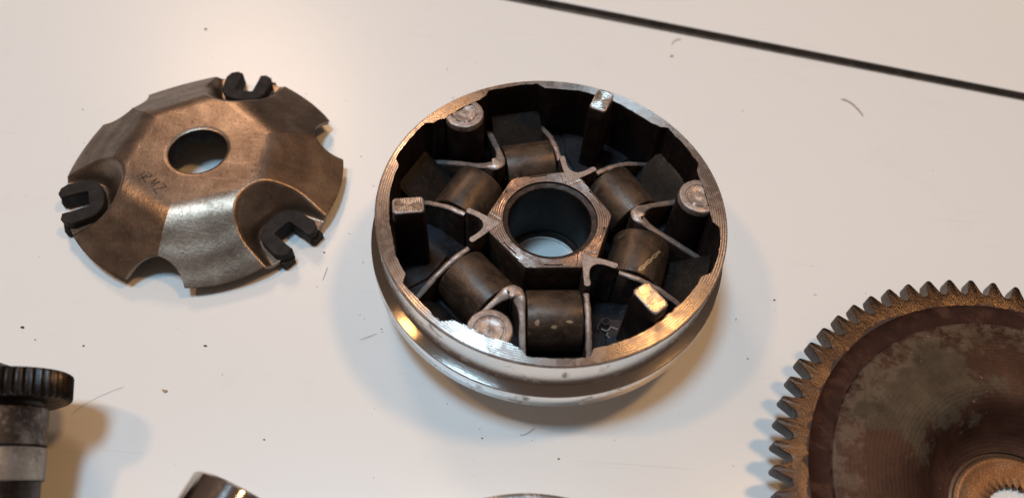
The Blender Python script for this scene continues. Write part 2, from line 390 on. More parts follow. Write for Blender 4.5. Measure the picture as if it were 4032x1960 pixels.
# top face (machined ring), then worn outer edge, side, ledge, flange
V, F = [], []
for t_ in (0, 1):
    for a, r in zip(th, rin):
        q = r + .10 if t_ == 0 else 47.25
        V.append((q * math.cos(DR(a)), q * math.sin(DR(a)), 0))
for i in range(NT): F.append((i, (i + 1) % NT, (i + 1) % NT + NT, i + NT))
link('rim_face', L(V), F, M_RIM, house, 60)
nick = lambda a: 0
def lathe_part(name, prof, m, par, n=360, smooth=35, dz=ZR):
    v, f = lathe([(r, z + dz) for r, z in prof], n); return link(name, v, f, m, par, smooth)
V, F = lathe([(47.25, ZR), (47.5, ZR - .12), (47.62, ZR - .45)], NT)
V = [(x, y, z + (random.uniform(-.05, .03) if abs(z - ZR) < .2 else 0)) for x, y, z in V]
link('rim_edge', V, F, M_RIMEDGE, house, 60)
lathe_part('side_wall', [(47.62, -.45), (47.5, -5), (47.38, -11.0), (47.2, -11.2), (47.15, -11.75)], M_SIDE, house)
lathe_part('ledge', [(47.15, -11.75), (47.4, -11.95), (49.5, -12.6), (49.7, -12.7)], M_LEDGE, house)
lathe_part('flange', [(49.7, -12.7), (49.86, -12.9), (49.84, -18.5), (49.6, -18.9), (49.1, -19.0)], M_SIDE, house)
lathe_part('underside', [(49.1, -19.0), (48.0, -20.6), (46.9, -21.7), (30, -25.4), (15.5, -29.4), (14.6, -30.8), (14.2, -31.5), (10.9, -31.5), (10.6, -31.2), (10.6, -30.2), (11.55, -29.6)], M_SIDE, house)
# ---- floor
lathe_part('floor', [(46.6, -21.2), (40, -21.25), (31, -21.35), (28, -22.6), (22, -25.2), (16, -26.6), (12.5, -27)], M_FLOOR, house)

# ---- hub: hexagonal tower with bore, engraved machined face
def hub_r(a):
    """outer radius of the hexagon at angle a (deg)"""
    d = (a - S0) % 120; d = d if d <= 60 else 120 - d       # 0 at post axis, 60 at V axis
    P = [(10, 17.55), (60, 17.75)]
    if d <= 10: return 17.55 / math.cos(DR(0)) * 1.0
    x1, y1 = P[0][1] * math.cos(DR(10)), P[0][1] * math.sin(DR(10)); x2, y2 = P[1][1] * math.cos(DR(60)), P[1][1] * math.sin(DR(60))
    c, s = math.cos(DR(d)), math.sin(DR(d)); dx, dy = x2 - x1, y2 - y1
    den = c * dy - s * dx; r = (x1 * dy - y1 * dx) / den
    if d > 54: r = r * (1 - .012 * ((d - 54) / 6) ** 2)
    return r
NH = 900; V = []; NRR = 26
tha = np.linspace(0, 360, NH, endpoint=False)
for j in range(NRR + 5):
    for a in tha:
        ro = hub_r(a)
        if j <= NRR:
            r = 13.25 + (ro - .35 - 13.25) * j / NRR; z = -6.1
            d = (a - S0) % 120; d = d if d <= 60 else 120 - d
            if abs(r - 15.25) < .30 and abs(d - 35) < 9.5 + 0 * r: z -= .55
            if d < 16 and abs(d - (3 + (r - 13.25) * 2.6)) < 1.0: z -= .18
        else:
            q = [(ro - .12, -6.17), (ro, -6.45), (ro + .05, -9), (ro + .45, -27)][j - NRR - 1]; r, z = q
        V.append((r * math.cos(DR(a)), r * math.sin(DR(a)), z))
F = [(j * NH + i, j * NH + (i + 1) % NH, (j + 1) * NH + (i + 1) % NH, (j + 1) * NH + i) for j in range(NRR) for i in range(NH)]
link('hub_face', L(V[:(NRR + 1) * NH]), F, M_HUB, house, 50)
V2 = V[NRR * NH:]; F = [(j * NH + i, j * NH + (i + 1) % NH, (j + 1) * NH + (i + 1) % NH, (j + 1) * NH + i) for j in range(4) for i in range(NH)]
link('hub', L(V2), F, M_WALL, house, 50)
lathe_part('bore_ring', [(13.25, -6.1), (13.2, -6.75), (13.0, -6.9), (12.1, -6.95), (11.75, -7.15), (11.6, -7.6)], M_BUSH, house, 200)
lathe_part('bore', [(11.6, -7.6), (11.55, -29.4)], M_BORE, house, 200)
lathe_part('bore_seal', [(11.55, -28.3), (10.95, -28.6), (10.75, -29.2), (10.6, -30.2)], M_RUBBER, house, 200)

floor_z = lambda r: float(np.interp(r, [16, 22, 28, 31, 47], [-26.6, -25.2, -22.6, -21.5, -21.4])) - .1
# ---- star wedges, posts, ribs, V shaped webs, bosses, ramps (three-fold)
def rf(x, y, a): return rot([(x, y)], DR(a))[0]       # roller frame -> frame where 0 = post axis
def arc_pts(cx, cy, r, a0, a1, n): return [(cx + r * math.cos(DR(a0 + (a1 - a0) * i / n)), cy + r * math.sin(DR(a0 + (a1 - a0) * i / n))) for i in range(n + 1)]
half = [(13.55, 0)] + [(16.2, 1.9)] + [rf(x, y, 35) for x, y in ((15.9, -7.75), (18.2, -7.7), (20.6, -7.75))]
tip = [rf(21.0 + .75 * math.cos(DR(t)), -8.65 + .95 * math.sin(DR(t)), 35) for t in (80, 40, 0, -40, -85)]
inner_ = [rf(20.3, -9.62, 35), (21.0, 3.15)]
plus = half + tip + inner_ + [(19.7, 2.1), (18.9, 1.1), (18.7, 0)]
minus = [(x, -y) for x, y in reversed(plus[1:-1])]
star_outline = plus + minus
rib_top = lambda x: float(np.interp(x, [15, 22, 28, 34, 40, 46], [-12, -8.5, -8.8, -11.0, -14.8, -18.6]))
def grid_wall(x0, x1, lat, wid, ztop, zbot, n=22, rough=.10):
    """thin wall in the roller frame, along x, with rounded crest"""
    V, F = [], []
    prof = [(-.5, -1e9), (-.5, -.45), (-.32, -.12), (0, 0), (.32, -.12), (.5, -.45), (.5, -1e9)]
    for i in range(n + 1):
        x = x0 + (x1 - x0) * i / n; w_ = wid * (1 + random.uniform(-rough, rough)); jl = random.uniform(-.05, .05)
        zt = ztop(x) + random.uniform(-.07, .07)
        for q, dz in prof: V.append((x, lat + jl + q * w_, floor_z(math.hypot(x, 8.6)) if dz < -1e8 else zt + dz))
    m_ = len(prof)
    for i in range(n):
        for j in range(m_ - 1): F.append((i * m_ + j, i * m_ + j + 1, (i + 1) * m_ + j + 1, (i + 1) * m_ + j))
    F.append(tuple(range(m_))); F.append(tuple(range((n + 1) * m_ - 1, n * m_ - 1, -1)))
    return V, F
# V web outline in V frame
def vout(x): return (x * math.sin(DR(25)) - 7.75) / math.cos(DR(25))
def vin(x): return vout(x) - 2.05
ztv = lambda x, y=0: float(np.interp(x, [22, 24, 28, 34, 41, 46], [-5.0, -5.6, -8.2, -11.2, -15, -18]))
def v_web():
    """crest grid from outer edge to inner edge down both legs, walls both sides"""
    stations = []
    # outer path and inner path, paired, from +leg end to -leg end
    out, inn = [], []
    xs = list(np.linspace(44.6, 25.5, 16))
    for x in xs: out.append((x, vout(x))); inn.append((x + .3, vin(x) if x > 34 else vin(34) * max(0, (x - 27.4) / 6.6) ** .42 if x > 27.4 else .25))
    for a in (60, 35, 12):
        out.append((23.15 + 1.9 * (1 - math.cos(DR(a))), 2.55 * math.sin(DR(a)) + .2)); inn.append((27.3, .22 * math.sin(DR(a)) + .02))
    out += [(x, -y) for x, y in reversed(out)]; inn += [(x, -y) for x, y in reversed(inn)]
    V, F = [], []; n = len(out)
    for (ox, oy), (ix, iy) in zip(out, inn):
        o_, i_ = Vector((ox, oy)), Vector((ix, iy)); d_ = i_ - o_
        z_ = ztv((ox + ix) / 2) + random.uniform(-.08, .08)
        for f_, dz in ((0, -99), (0, -.55), (.12, -.12), (.35, 0), (.75, 0), (.93, -.15), (1, -.6), (1, -99)):
            p = o_ + d_ * f_; V.append((p.x, p.y, floor_z(p.length) if dz < -50 else z_ + dz))
    for i in range(n - 1):
        for j in range(7): F.append((i * 8 + j, i * 8 + j + 1, (i + 1) * 8 + j + 1, (i + 1) * 8 + j))
    F.append(tuple(range(8))); F.append(tuple(range(n * 8 - 1, n * 8 - 9, -1)))
    return V, F
def rrect(x0, x1, w_, r, wob=.0):
    P = []
    for cx, cy, a0 in ((x1 - r, w_ - r, 0), (x0 + r, w_ - r, 90), (x0 + r, -w_ + r, 180), (x1 - r, -w_ + r, 270)):
        P += arc_pts(cx, cy, r, a0, a0 + 90, 4)
    return [(x + random.uniform(-wob, wob), y + random.uniform(-wob, wob)) for x, y in P]
def ramp_z(x): return float(np.interp(x, [16, 27.5, 31, 34, 38, 42, 45.5], [-25.3, -25.3, -24.2, -22.0, -18.6, -14.8, -11.8]))
post_zs = {0: 4.9, 1: 4.9, 2: 4.9}
for k in range(3):
    aS = DR(S0 + 120 * k); aV = DR(S0 + 60 + 120 * k)
    # star
    v, f = prism(star_outline, -6.02, -24); o = link('hub_wedge', L(rot(v, aS)), f, M_CAST, house, 35); shaded_sides(o); bevel(o, .22, 2)
    # post: tapered column
    P = rrect(34.2, 42.6, 2.55, 1.1, .06); n = len(P); V = []
    for s_c, z in ((.86, 4.9), (.95, 4.78), (1.0, 4.4), (1.03, 0), (1.10, -21.3)):
        for x, y in P: V.append((38.4 + (x - 38.4) * s_c, y * s_c, z + (random.uniform(-.04, .04) if z < 4.5 else 0)))
    F = []
    for j in range(4):
        for i in range(n): F.append((j * n + i, j * n + (i + 1) % n, (j + 1) * n + (i + 1) % n, (j + 1) * n + i))
    o = link('guide_post', L(rot(V, aS)), F, M_PIT if False else M_CAST, house, 40)
    # the column below has pocket shade painted in, the worn tip is bright
    o.data.materials.append(M_PIT)
    for p in o.data.polygons:
        if p.center.z < (ZR + 3.6) * MM: p.material_index = 1
    cap = link('post_face', L(rot([(38.4 + (x - 38.4) * .86, y * .86, 4.9) for x, y in P], aS)), [tuple(range(n))], M_POST, o, 0)
    # floor plateau in the post pocket with a pointed inner edge
    pv = [(28.6, 0), (31.5, 3.4), (35, 7.2), (44.2, 12.0), (45.6, 5), (46, 0), (45.6, -5), (44.2, -12.0), (35, -7.2), (31.5, -3.4)]
    v, f = prism(pv, -20.4, -21.6); o = link('floor_pad', L(rot(v, aS)), f, M_FLOOR, house, 35); bevel(o, .35, 2)
    # ribs either side of the post pocket
    for sgn in (1, -1):
        aR = DR(S0 + 120 * k + 35 * sgn)
        v, f = grid_wall(22.3, 45.8, 0, 1.6, rib_top, -25.5)
        v = [(x, y - 8.6 * sgn, z) for x, y, z in v]
        shaded_sides(link('rib', L(rot(v, aR)), f, M_CAST, house, 40), .3)
        # low neck joining rib to hub wedge
        v, f = prism([(16.5, -8.6 * sgn - .55), (22.6, -8.6 * sgn - .55), (22.6, -8.6 * sgn + .55), (16.5, -8.6 * sgn + .55)], -11.5, -25.4)
        link('rib_neck', L(rot(v, aR)), f, M_PIT, house, 0)
    # V web
    v, f = v_web(); shaded_sides(link('v_web', L(rot(v, aV)), f, M_CAST, house, 45), .3)
    # boss with its centre ring
    bz = -.10
    prof = [(6.0, -21.3), (5.8, -2), (5.75, bz - .5), (5.6, bz - .12), (5.3, bz), (4.05, bz - .02), (3.85, bz - .4), (3.6, bz - .42), (3.3, bz - .05), (2.4, bz - .1), (1.9, bz - .35), (1.2, bz - .3), (.5, bz - .12), (.02, bz - .1)]
    v, f = lathe(prof, 56)
    v = [(x + random.uniform(-.05, .05), y + random.uniform(-.05, .05), z + random.uniform(-.04, .04) if z > -5 else z) for x, y, z in v]
    rb = (41.6, 41.2, 41.4)[k]
    v = [(x + rb, y, z) for x, y, z in v]
    o = link('boss', L(rot(v, aV)), f, M_CAST, house, 50); o.data.materials.append(M_PIT)
    for p in o.data.polygons:
        if p.center.z < (ZR - 1.4) * MM: p.material_index = 1  # column under the cap painted near-black for the pocket's shade
    # ramps under the two rollers beside this V
    for sgn in (1, -1):
        aR = aV + DR(25 * sgn); V, F = [], []
        xs = np.linspace(16, 45.7, 26)
        for x in xs:
            V += [(x, -7.7, ramp_z(x)), (x, 7.7, ramp_z(x))]
        for i in range(25): F.append((2 * i, 2 * i + 1, 2 * i + 3, 2 * i + 2))
        n0 = len(V); V += [(16, -7.7, -26.8), (16, 7.7, -26.8), (45.7, -7.7, -21.7), (45.7, 7.7, -21.7), (28, -7.7, -25.7), (28, 7.7, -25.7)]
        F += [(0, 1, n0 + 1, n0), (50, 51, n0 + 3, n0 + 2)]
        F.append(tuple([2 * i for i in range(26)] + [n0 + 2, n0 + 4, n0])); F.append(tuple([2 * i + 1 for i in range(26)] + [n0 + 3, n0 + 5, n0 + 1]))
        link('roller_ramp', L(rot(V, aR)), F, M_RAMP, house, 40)

# raised casting digits on the floor by the lower right post
def strokes(name, lines, z, r, material, parent, dz=0):
    parts = []
    for l in lines: parts.append(tube([(x, y, z) for x, y in l], r, 6))
    return link(name, *join(*parts), material, parent, 40)
strokes('raised_digit', [[(16.2, -22.9), (16.9, -23.8), (18.0, -23.7), (18.7, -22.8), (18.2, -22.0), (17.2, -22.0), (16.4, -22.6), (15.6, -23.8), (15.1, -25.0), (15.4, -25.9)]], ZR - 20.35, .22, M_WALL, house)
strokes('raised_digit', [[(16.2, -25.4), (17.4, -26.0), (18.2, -25.6), (18.8, -24.6), (19.8, -24.9), (20.8, -25.2)], [(18.0, -26.4), (17.6, -27.3), (18.6, -28.0)]], ZR - 20.35, .2, M_DIGIT, house)

# ================================================================== ROLLERS
def make_roller(label, aR):
    t = thing('weight_roller', label, 'roller', (VC[0] + 26.3 * math.cos(aR), VC[1] + 26.3 * math.sin(aR), ZR - 24.8), aR, 'rollers lying inside the pulley housing')
    return t
Rr, Hw = 8.3, 7.35
prof = [(4.6, -Hw), (6.6, -Hw), (7.9, -Hw + .02), (8.22, -Hw + .22), (Rr, -Hw + .6), (Rr + .02, 0), (Rr, Hw - .6), (8.22, Hw - .22), (7.9, Hw - .02), (6.6, Hw), (4.6, Hw)]
v, f = lathe(prof, 96); SLEEVE = [(x, z, y + Rr) for x, y, z in v]; SF = f
v, f = lathe([(4.6, -Hw + .2), (3.6, -Hw + .2), (3.6, Hw - .2), (4.6, Hw - .2)], 64); CORE = [(x, z, y + Rr) for x, y, z in v]; CF = f
labels = ['brown roller nearest the back rim of the housing', 'brown roller in the left half of the housing behind the left post',
          'brown roller in front left of the bore with a golden streak', 'large dark roller nearest the camera with three pale spots, between two ribs',
          'dark roller right of the bore with a tan scratch down its side', 'brown roller behind right of the bore with a shiny gold edge stripe']
angs = [S0 + 35, S0 + 85, S0 + 155, S0 + 205, S0 + 275, S0 + 325]
first = None
for i, (lb, a) in enumerate(zip(labels, angs)):
    t = make_roller(lb, DR(a))
    if first is None:
        s1 = link('sleeve', SLEEVE, SF, M_ROLL, t, 30); s2 = link('core_tube', CORE, CF, M_ROLLCORE, t, 30); first = (s1, s2)
    else:
        for s in first:
            c = s.copy(); COL.objects.link(c); c.parent = t
            c.matrix_parent_inverse = Matrix.Identity(4)
            if s is first[0]: c.data = s.data.copy(); c.data.transform(Matrix.Rotation(0.0, 4, 'Y'))
def patch(parent, phi0, lat, w_, h_, blob=10):
    """worn spot hugging the sleeve; phi measured from the top towards +x (outward)"""
    V, F = [], []
    n = blob; rad = [1 + random.uniform(-.3, .3) for _ in range(n)]
    pts = [(0, 0)] + [(rad[i] * math.cos(2 * math.pi * i / n), rad[i] * math.sin(2 * math.pi * i / n)) for i in range(n)]
    for u, v_ in pts:
        ph = phi0 + u * h_ / Rr; y = lat + v_ * w_
        V.append(((Rr + .045) * math.sin(ph), y, Rr + (Rr + .045) * math.cos(ph)))
    F = [(0, 1 + i, 1 + (i + 1) % n) for i in range(n)]
    return link('worn_patch', V, F, M_MARK, parent, 40)
rollers = [o for o in bpy.data.objects if o.name.startswith('weight_roller')]
rollers.sort(key=lambda o: o.name)
patch(rollers[3], .55, -4.8, .55, .9); patch(rollers[3], .68, -.4, .75, .45); patch(rollers[3], .52, 3.6, .9, .35)
V = []; nn = 12
for i in range(nn + 1):
    ph = -.75 + 1.0 * i / nn; wd = .25 + .5 * abs(math.sin(i * .9)) * (1 - i / nn * .4)
    for s in (-1, 1): V.append(((Rr + .04) * math.sin(ph * .0 + .25 + .02 * i), -6.6 + 11.5 * i / nn, Rr + (Rr + .04) * math.cos(.25 + .02 * i)) if False else ((Rr + .04) * math.sin(.12 + .045 * i + s * wd / Rr), -6.7 + 9.5 * i / nn, Rr + (Rr + .04) * math.cos(.12 + .045 * i + s * wd / Rr)))
link('worn_patch', V, [(2 * i, 2 * i + 1, 2 * i + 3, 2 * i + 2) for i in range(nn)], M_MARK, rollers[4], 40)

# ================================================================== RAMP PLATE with rubber guides
PC = (-98.0, 149.0)
plate = thing('ramp_plate', 'domed brown steel plate with round centre hole, scalloped edge and three black rubber guides', 'engine part', (*PC, 0))
G0 = 85.0
def smin(a, b, k):
    h = np.clip(.5 + .5 * (b - a) / k, 0, 1); return b * (1 - h) + a * h - k * h * (1 - h)
def smax(a, b, k): return -smin(-a, -b, k)
def plate_h(r, thd):
    d = np.mod(thd - (G0 + 60), 120); d = np.where(d > 60, d - 120, d)      # signed from scallop axis
    dd = np.abs(d)
    fac = 15 - .53 * (r * np.cos(np.radians(dd - 25)) - 21.2)
    fac = fac + .00 * r
    h = smin(15 + 0 * r, fac, 2.0)
    e = np.radians(60 - dd)                                                # from guide axis
    x = r * np.cos(e); y = np.abs(r * np.sin(e))
    yf = 5.6 + np.clip(x - 26, -10, 40) * .36                               # floor half width
    rho = 4.2
    qx = np.clip(29.2 - x + rho, 0, 99); qy = np.clip(y - yf + rho, 0, 99)
    dist = np.sqrt(qx ** 2 + qy ** 2) - rho
    bay = 3.7 + 1.55 * smax(dist, 0 * dist, 1.0)
    return smin(h, bay, 1.5)
def plate_edge(thd):
    R0 = 42.4
    ds = np.mod(thd - (G0 + 60), 120); ds = np.where(ds > 60, ds - 120, ds); dg = 60 - np.abs(ds)
    a = np.radians(ds)
    cx, rc = 44.6, 9.3                                                      # scallop cutter
    disc = rc ** 2 - (cx * np.sin(a)) ** 2
    rs = np.where(disc > 0, cx * np.cos(a) - np.sqrt(np.clip(disc, 0, None)), 99)
    # round the horns
    out = smin(np.full_like(a, R0), rs, 1.6)
    return out
NP, NQ = 1080, 110
tp = np.linspace(0, 360, NP, endpoint=False); re_ = plate_edge(tp)
V = []
for j in range(NQ + 1):
    u = j / NQ; r = 8.75 + (re_ - 8.75) * u
    z = plate_h(r, tp)
    lip = np.clip((10.0 - r) / 1.2, 0, 1); z = z - .25 * lip ** 2
    z = z + .10 * np.sin(r * .9 + np.radians(tp) * 3) * np.clip((r - 12) / 20, 0, 1) * .4
    V += list(zip(r * np.cos(np.radians(tp)), r * np.sin(np.radians(tp)), z))
F = [(j * NP + i, j * NP + (i + 1) % NP, (j + 1) * NP + (i + 1) % NP, (j + 1) * NP + i) for j in range(NQ) for i in range(NP)]
def in_slot(f):
    x, y, z = V[f[0]]; g = (math.degrees(math.atan2(y, x)) - G0 + 60) % 120 - 60; q = math.hypot(x, y)
    return q * math.cos(DR(g)) > 32.0 and abs(q * math.sin(DR(g))) < 4.6
F = [f for f in F if not in_slot(f)]
pb = link('plate', V, F, M_PLATE, plate, 60)
if pb.data.polygons[0].normal.z < 0: pb.data.flip_normals()
md = pb.modifiers.new('thickness', 'SOLIDIFY'); md.thickness = 1.35 * MM; md.offset = -1; md.use_rim = True
bevel(pb, .28, 2, 50)
# stamped letters H Z M Z as thin dark strips laid on the plate
def to_local(x, y, a=0): return (x, y)
LET = {'H': [[(-14.6, -10.9), (-13.2, -9.2)], [(-13.9, -10.1), (-12.7, -11.2)], [(-13.4, -12.0), (-12.1, -10.5)] ],
       'Z': [[(-11.9, -9.7), (-10.3, -11.0), (-13.0, -12.1), (-11.4, -13.6)]],
       'M': [[(-10.9, -13.8), (-8.6, -11.9), (-9.9, -14.1), (-7.4, -12.8), (-9.6, -15.2)]],
       'Z2': [[(-6.6, -13.2), (-4.9, -14.6), (-8.5, -15.9), (-7.0, -17.4)]]}
LET['H'] = [[(-14.7, -11.7), (-12.8, -9.7)], [(-13.75, -10.7), (-13.0, -11.6)], [(-13.9, -12.6), (-12.0, -10.6)]]
for key, ls in LET.items():
    parts = []
    for l in ls:
        for (x0, y0), (x1, y1) in zip(l[:-1], l[1:]):
            dx, dy = x1 - x0, y1 - y0; q = math.hypot(dx, dy); nx, ny = -dy / q * .13, dx / q * .13
            n_seg = 5; VV = []
            for i in range(n_seg + 1):
                f_ = i / n_seg; px, py = x0 + dx * f_, y0 + dy * f_
                zz = float(plate_h(np.array([math.hypot(px, py)]), np.array([math.degrees(math.atan2(py, px)) % 360]))[0]) + .05
                VV += [(px + nx, py + ny, zz), (px - nx, py - ny, zz)]
            parts.append((VV, [(2 * i, 2 * i + 1, 2 * i + 3, 2 * i + 2) for i in range(n_seg)]))
    link('stamped_letter', *join(*parts), M_SLOT, plate, 0)
# rubber guides
lathe_part('hole_collar', [(8.85, 14.2), (8.75, 13.2), (8.75, 9.2), (9.6, 9.2), (9.8, 13.4)], M_PIT, plate, 120, 35, 0)
def guide(a, k):
    ztop = 6.6
    out = []
    # outer U, from +leg tip round the inner end to -leg tip, then the slot
    out += [(43.2, 3.3), (43.8, 5.4), (42.8, 7.4), (40.5, 8.4), (36.5, 8.0)]
    out += [(35.5 - 5.6 * math.sin(DR(t)), 7.9 * math.cos(DR(t)) ** .8) for t in (12, 26, 40, 54, 66, 78, 89.9)]
    out += [(x, -y) for x, y in reversed(out[:-1])]
    out += [(40.5, -3.35), (34.9, -3.1), (34.5, -2.6), (34.5, 2.6), (34.9, 3.1), (40.5, 3.35)]
    n = len(out); V = []
    lv = [(.97, ztop), (1.0, ztop - .25), (1.0, 4.6), (1.0, 2.1), (1.0, 1.2), (.98, .9)]
    for s, z in lv:
        for x, y in out: V.append((37.9 + (x - 38) * s * .94, y * s * .95 if abs(y) > 5 else y * (2 - s) * .95, z - .03 * (x - 30) if z > 4 else z))
    F = [tuple(range(n)), tuple(range(len(lv) * n - 1, (len(lv) - 1) * n - 1, -1))]
    for j in range(len(lv) - 1):
        for i in range(n): F.append((j * n + i, j * n + (i + 1) % n, (j + 1) * n + (i + 1) % n, (j + 1) * n + i))
    o = link('rubber_guide', rot(V, DR(a)), F, M_RUBBER, plate, 40)
    # clip lugs under the lip at the leg tips
    for s in (1, -1):
        P = [(41.6, 3.6 * s), (43.8, 3.8 * s), (43.6, 7.7 * s), (41.8, 7.9 * s)]
        v, f = prism(P if s > 0 else P[::-1], 3.0, .3); q = link('clip_lug', rot(v, DR(a)), f, M_RUBBER, o, 30); bevel(q, .25, 2)
for k in range(3): guide(G0 + 120 * k, k)

# ================================================================== GEAR
GC = (135.0, 59.1); GZ = 11.5
gear = thing('spur_gear', 'large rusty brown toothed gear with splined hole, cut off at lower right', 'gear', (*GC, 0))
NTh = 64; ph0 = 90.5
def tooth_outline():
    P = []
    pa = 360 / NTh
    for i in range(NTh):
        c0 = ph0 + i * pa
        jt = random.uniform(-.03, .03)
        prof = [(-.50, 61.45), (-.40, 61.6), (-.31, 62.4), (-.235, 63.6), (-.17, 64.8), (-.12, 65.7), (-.08, 66.15 + jt), (.0, 66.3 + jt), (.08, 66.15 + jt), (.12, 65.7), (.17, 64.8), (.235, 63.6), (.31, 62.4), (.40, 61.6)]
        for f_, r in prof: P.append((r * math.cos(DR(c0 + f_ * pa)), r * math.sin(DR(c0 + f_ * pa))))
    return P
P = tooth_outline(); n = len(P)
def ringed(P, zs_scale, rin_list):
    """rings: list of (mode, val, z): mode 'o' outline scaled, 'r' pure radius"""
    V = []
    for mode, val, z in rin_list:
        for x, y in P:
            q = math.hypot(x, y)
            if mode == 'o': V.append((x * (1 - val / q), y * (1 - val / q), z))
            else: V.append((x / q * val, y / q * val, z))
    F = [(j * n + i, j * n + (i + 1) % n, (j + 1) * n + (i + 1) % n, (j + 1) * n + i) for j in range(len(rin_list) - 1) for i in range(n)]
    return V, F
V, F = ringed(P, 0, [('r', 57.6, GZ - .05), ('r', 59, GZ), ('r', 60.6, GZ), ('o', .28, GZ - .02), ('o', .06, GZ - .12), ('o', 0, GZ - .4), ('o', 0, GZ - 4.2), ('o', .3, GZ - 4.6), ('r', 58, GZ - 4.6)])
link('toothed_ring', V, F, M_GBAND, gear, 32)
lathe_part('greasy_groove', [(57.6, GZ - .05), (57.2, GZ - .35), (54, GZ - .7), (52.0, GZ - .65)], M_GGREASE, gear, 300, 40, 0)
lathe_part('web', [(52.0, GZ - .65), (51.8, GZ - .2), (51.6, GZ + .15), (50.8, GZ + .3), (44, GZ + .3), (36, GZ + .2), (31, GZ - .1), (28.5, GZ - 1.2), (25.5, GZ - 5), (23, GZ - 8.4), (21, GZ - 9.6), (18.2, GZ - 9.9)], M_GWEB, gear, 300, 40, 0)
lathe_part('web_underside', [(58, GZ - 4.6), (31, GZ - 4.4), (24, GZ - 10.6), (19, GZ - 11.3)], M_GWEB, gear, 200, 40, 0)
# hub ring with internal splines
NS = 32; ns = NS * 8; V = []
def spl(i):
    ph = (i % 8) / 8; return 8.55 if 1 <= (i % 8) <= 3 else (9.45 if 5 <= (i % 8) <= 7 else 9.0)
lv = [(18.2, .9, 0), (17.3, 1.2, 0), (17.0, 1.75, 0), (16.5, 2.0, 0), (15.8, 2.05, 0), (15.2, 1.9, 0), (12, 2.0, 0), (10.4, 2.0, 0), (None, 1.85, .15), (None, 1.5, 0), (None, .02, 0)]
for r, z, g in lv:
    for i in range(ns):
        q = r if r else spl(i) + g; a = 2 * math.pi * i / ns; V.append((q * math.cos(a), q * math.sin(a), z))
F = [(j * ns + i, j * ns + (i + 1) % ns, (j + 1) * ns + (i + 1) % ns, (j + 1) * ns + i) for j in range(len(lv) - 1) for i in range(ns)]
link('splined_hub', V, F, M_GHUB, gear, 35)

# ================================================================== SHAFT propped at a slant at the left edge
shaft = thing('splined_shaft', 'dark oily shaft lying slanted at the left edge with a finely toothed collar', 'shaft', (-120.0, 68.7, 0), 0)
def axis_frame(ax, z0):
    ax = ax.normalized(); a = Vector((ax.y, -ax.x, 0)).normalized(); b = ax.cross(a).normalized()
    m = Matrix((a, b, ax)).transposed().to_4x4(); m.translation = Vector((0, 0, z0)) * MM; return m
def turned(name, prof, m, par, fr, n=96, sm=35):
    v, f = lathe(prof, n); o = link(name, v, f, m, par, sm); o.matrix_local = fr; return o
SH = axis_frame(Vector((.19, -.95, -.25)), 22.0)
nt_ = 46; per = 10; n = nt_ * per
def tr(i, R0):
    ph = (i % per) / per; return R0 - .95 * (.5 - .5 * math.cos(2 * math.pi * ph)) ** .7
lvl = [(0, -.02, 5, 0), (1, 0.0, 14.7, 0), (1, .25, 15.2, 1), (1, .6, 15.4, 1), (1, 5.8, 15.4, 1), (1, 6.2, 15.1, 1), (1, 6.5, 14.3, 0), (0, 6.6, 9, 0)]
V = []
for mode, tt, R0, tth in lvl:
    for i in range(n):
        q = tr(i, R0) if tth else R0; a = 2 * math.pi * i / n; V.append((q * math.cos(a), q * math.sin(a), tt))
F = [(j * n + i, j * n + (i + 1) % n, (j + 1) * n + (i + 1) % n, (j + 1) * n + i) for j in range(len(lvl) - 1) for i in range(n)]
o = link('toothed_collar', V, F, M_DARKSTEEL, shaft, 40); o.matrix_local = SH
turned('neck', [(9.5, 6.5), (9.3, 8.0)], M_DARKSTEEL, shaft, SH)
turned('greasy_collar', [(9.3, 7.6), (10.2, 7.7), (10.6, 8.2), (10.6, 16.6), (9.9, 16.9), (9.2, 17.1)], M_GREASE, shaft, SH)
turned('pale_collar', [(9.2, 17.0), (10.4, 17.2), (10.7, 17.5), (10.7, 24.4), (10.4, 24.7), (9.3, 24.8)], M_LIGHTBAND, shaft, SH)
turned('shaft_body', [(9.3, 24.7), (9.9, 24.9), (9.9, 31), (9.6, 31.4), (9.6, 36), (11.6, 36.2), (12.0, 36.6), (12.0, 41), (.1, 41)], M_DARKSTEEL, shaft, SH)
P = [(-9 + 5 * math.cos(DR(a)), 5 * math.sin(DR(a))) for a in range(0, 181, 20)] + [(-14, -21.2), (-4, -21.2)]
SW = SH.copy()
v, f = prism([(x, y) for x, y in P], -.3, -6)
o = link('crank_web', v, f, M_DARKSTEEL, shaft, 35)
yy = SH.to_3x3() @ Vector((0, 1, 0))
if yy.z < 0: o.data.transform(Matrix.Rotation(math.pi, 4, 'Z'))
o.matrix_local = SH; bevel(o, .8, 2)

# ================================================================== polished steel bush, bottom left
bush = thing('steel_bush', 'polished steel bush lying on its side at the bottom edge, with bright lamp streaks', 'bush', (-59.6, 48.4, 0), 0)
BF = axis_frame(Vector((-.33, -.944, 0)), 12.0)
turned('outer_sleeve', [(8.6, 1.0), (9.2, .1), (11.2, 0), (11.45, .05), (11.95, .55), (12.0, .8), (12.0, 28), (11.2, 29), (9, 29)], M_CHROME, bush, BF, 160, 25)
turned('inner_bore', [(8.6, 1.0), (8.6, 28.5), (9, 29)], M_DARKSTEEL, bush, BF)

# ================================================================== pulley disc peeking in at the bottom
disc = thing('pulley_disc', 'round metal pulley disc, only its far edge showing at the bottom centre', 'engine part', (11, 8.2, 0), 0)
lathe_part('disc_rim', [(43.8, 0.02), (45.0, .8), (45.25, 14.2), (45.0, 14.7), (44.4, 14.95), (43.9, 14.9)], M_SIDE, disc, 300, 35, 0)
lathe_part('disc_face', [(43.9, 14.9), (43.2, 14.4), (41, 14.1), (20, 9), (12, 8), (8, 8)], M_GHUB if False else M_CAST, disc, 200, 35, 0)

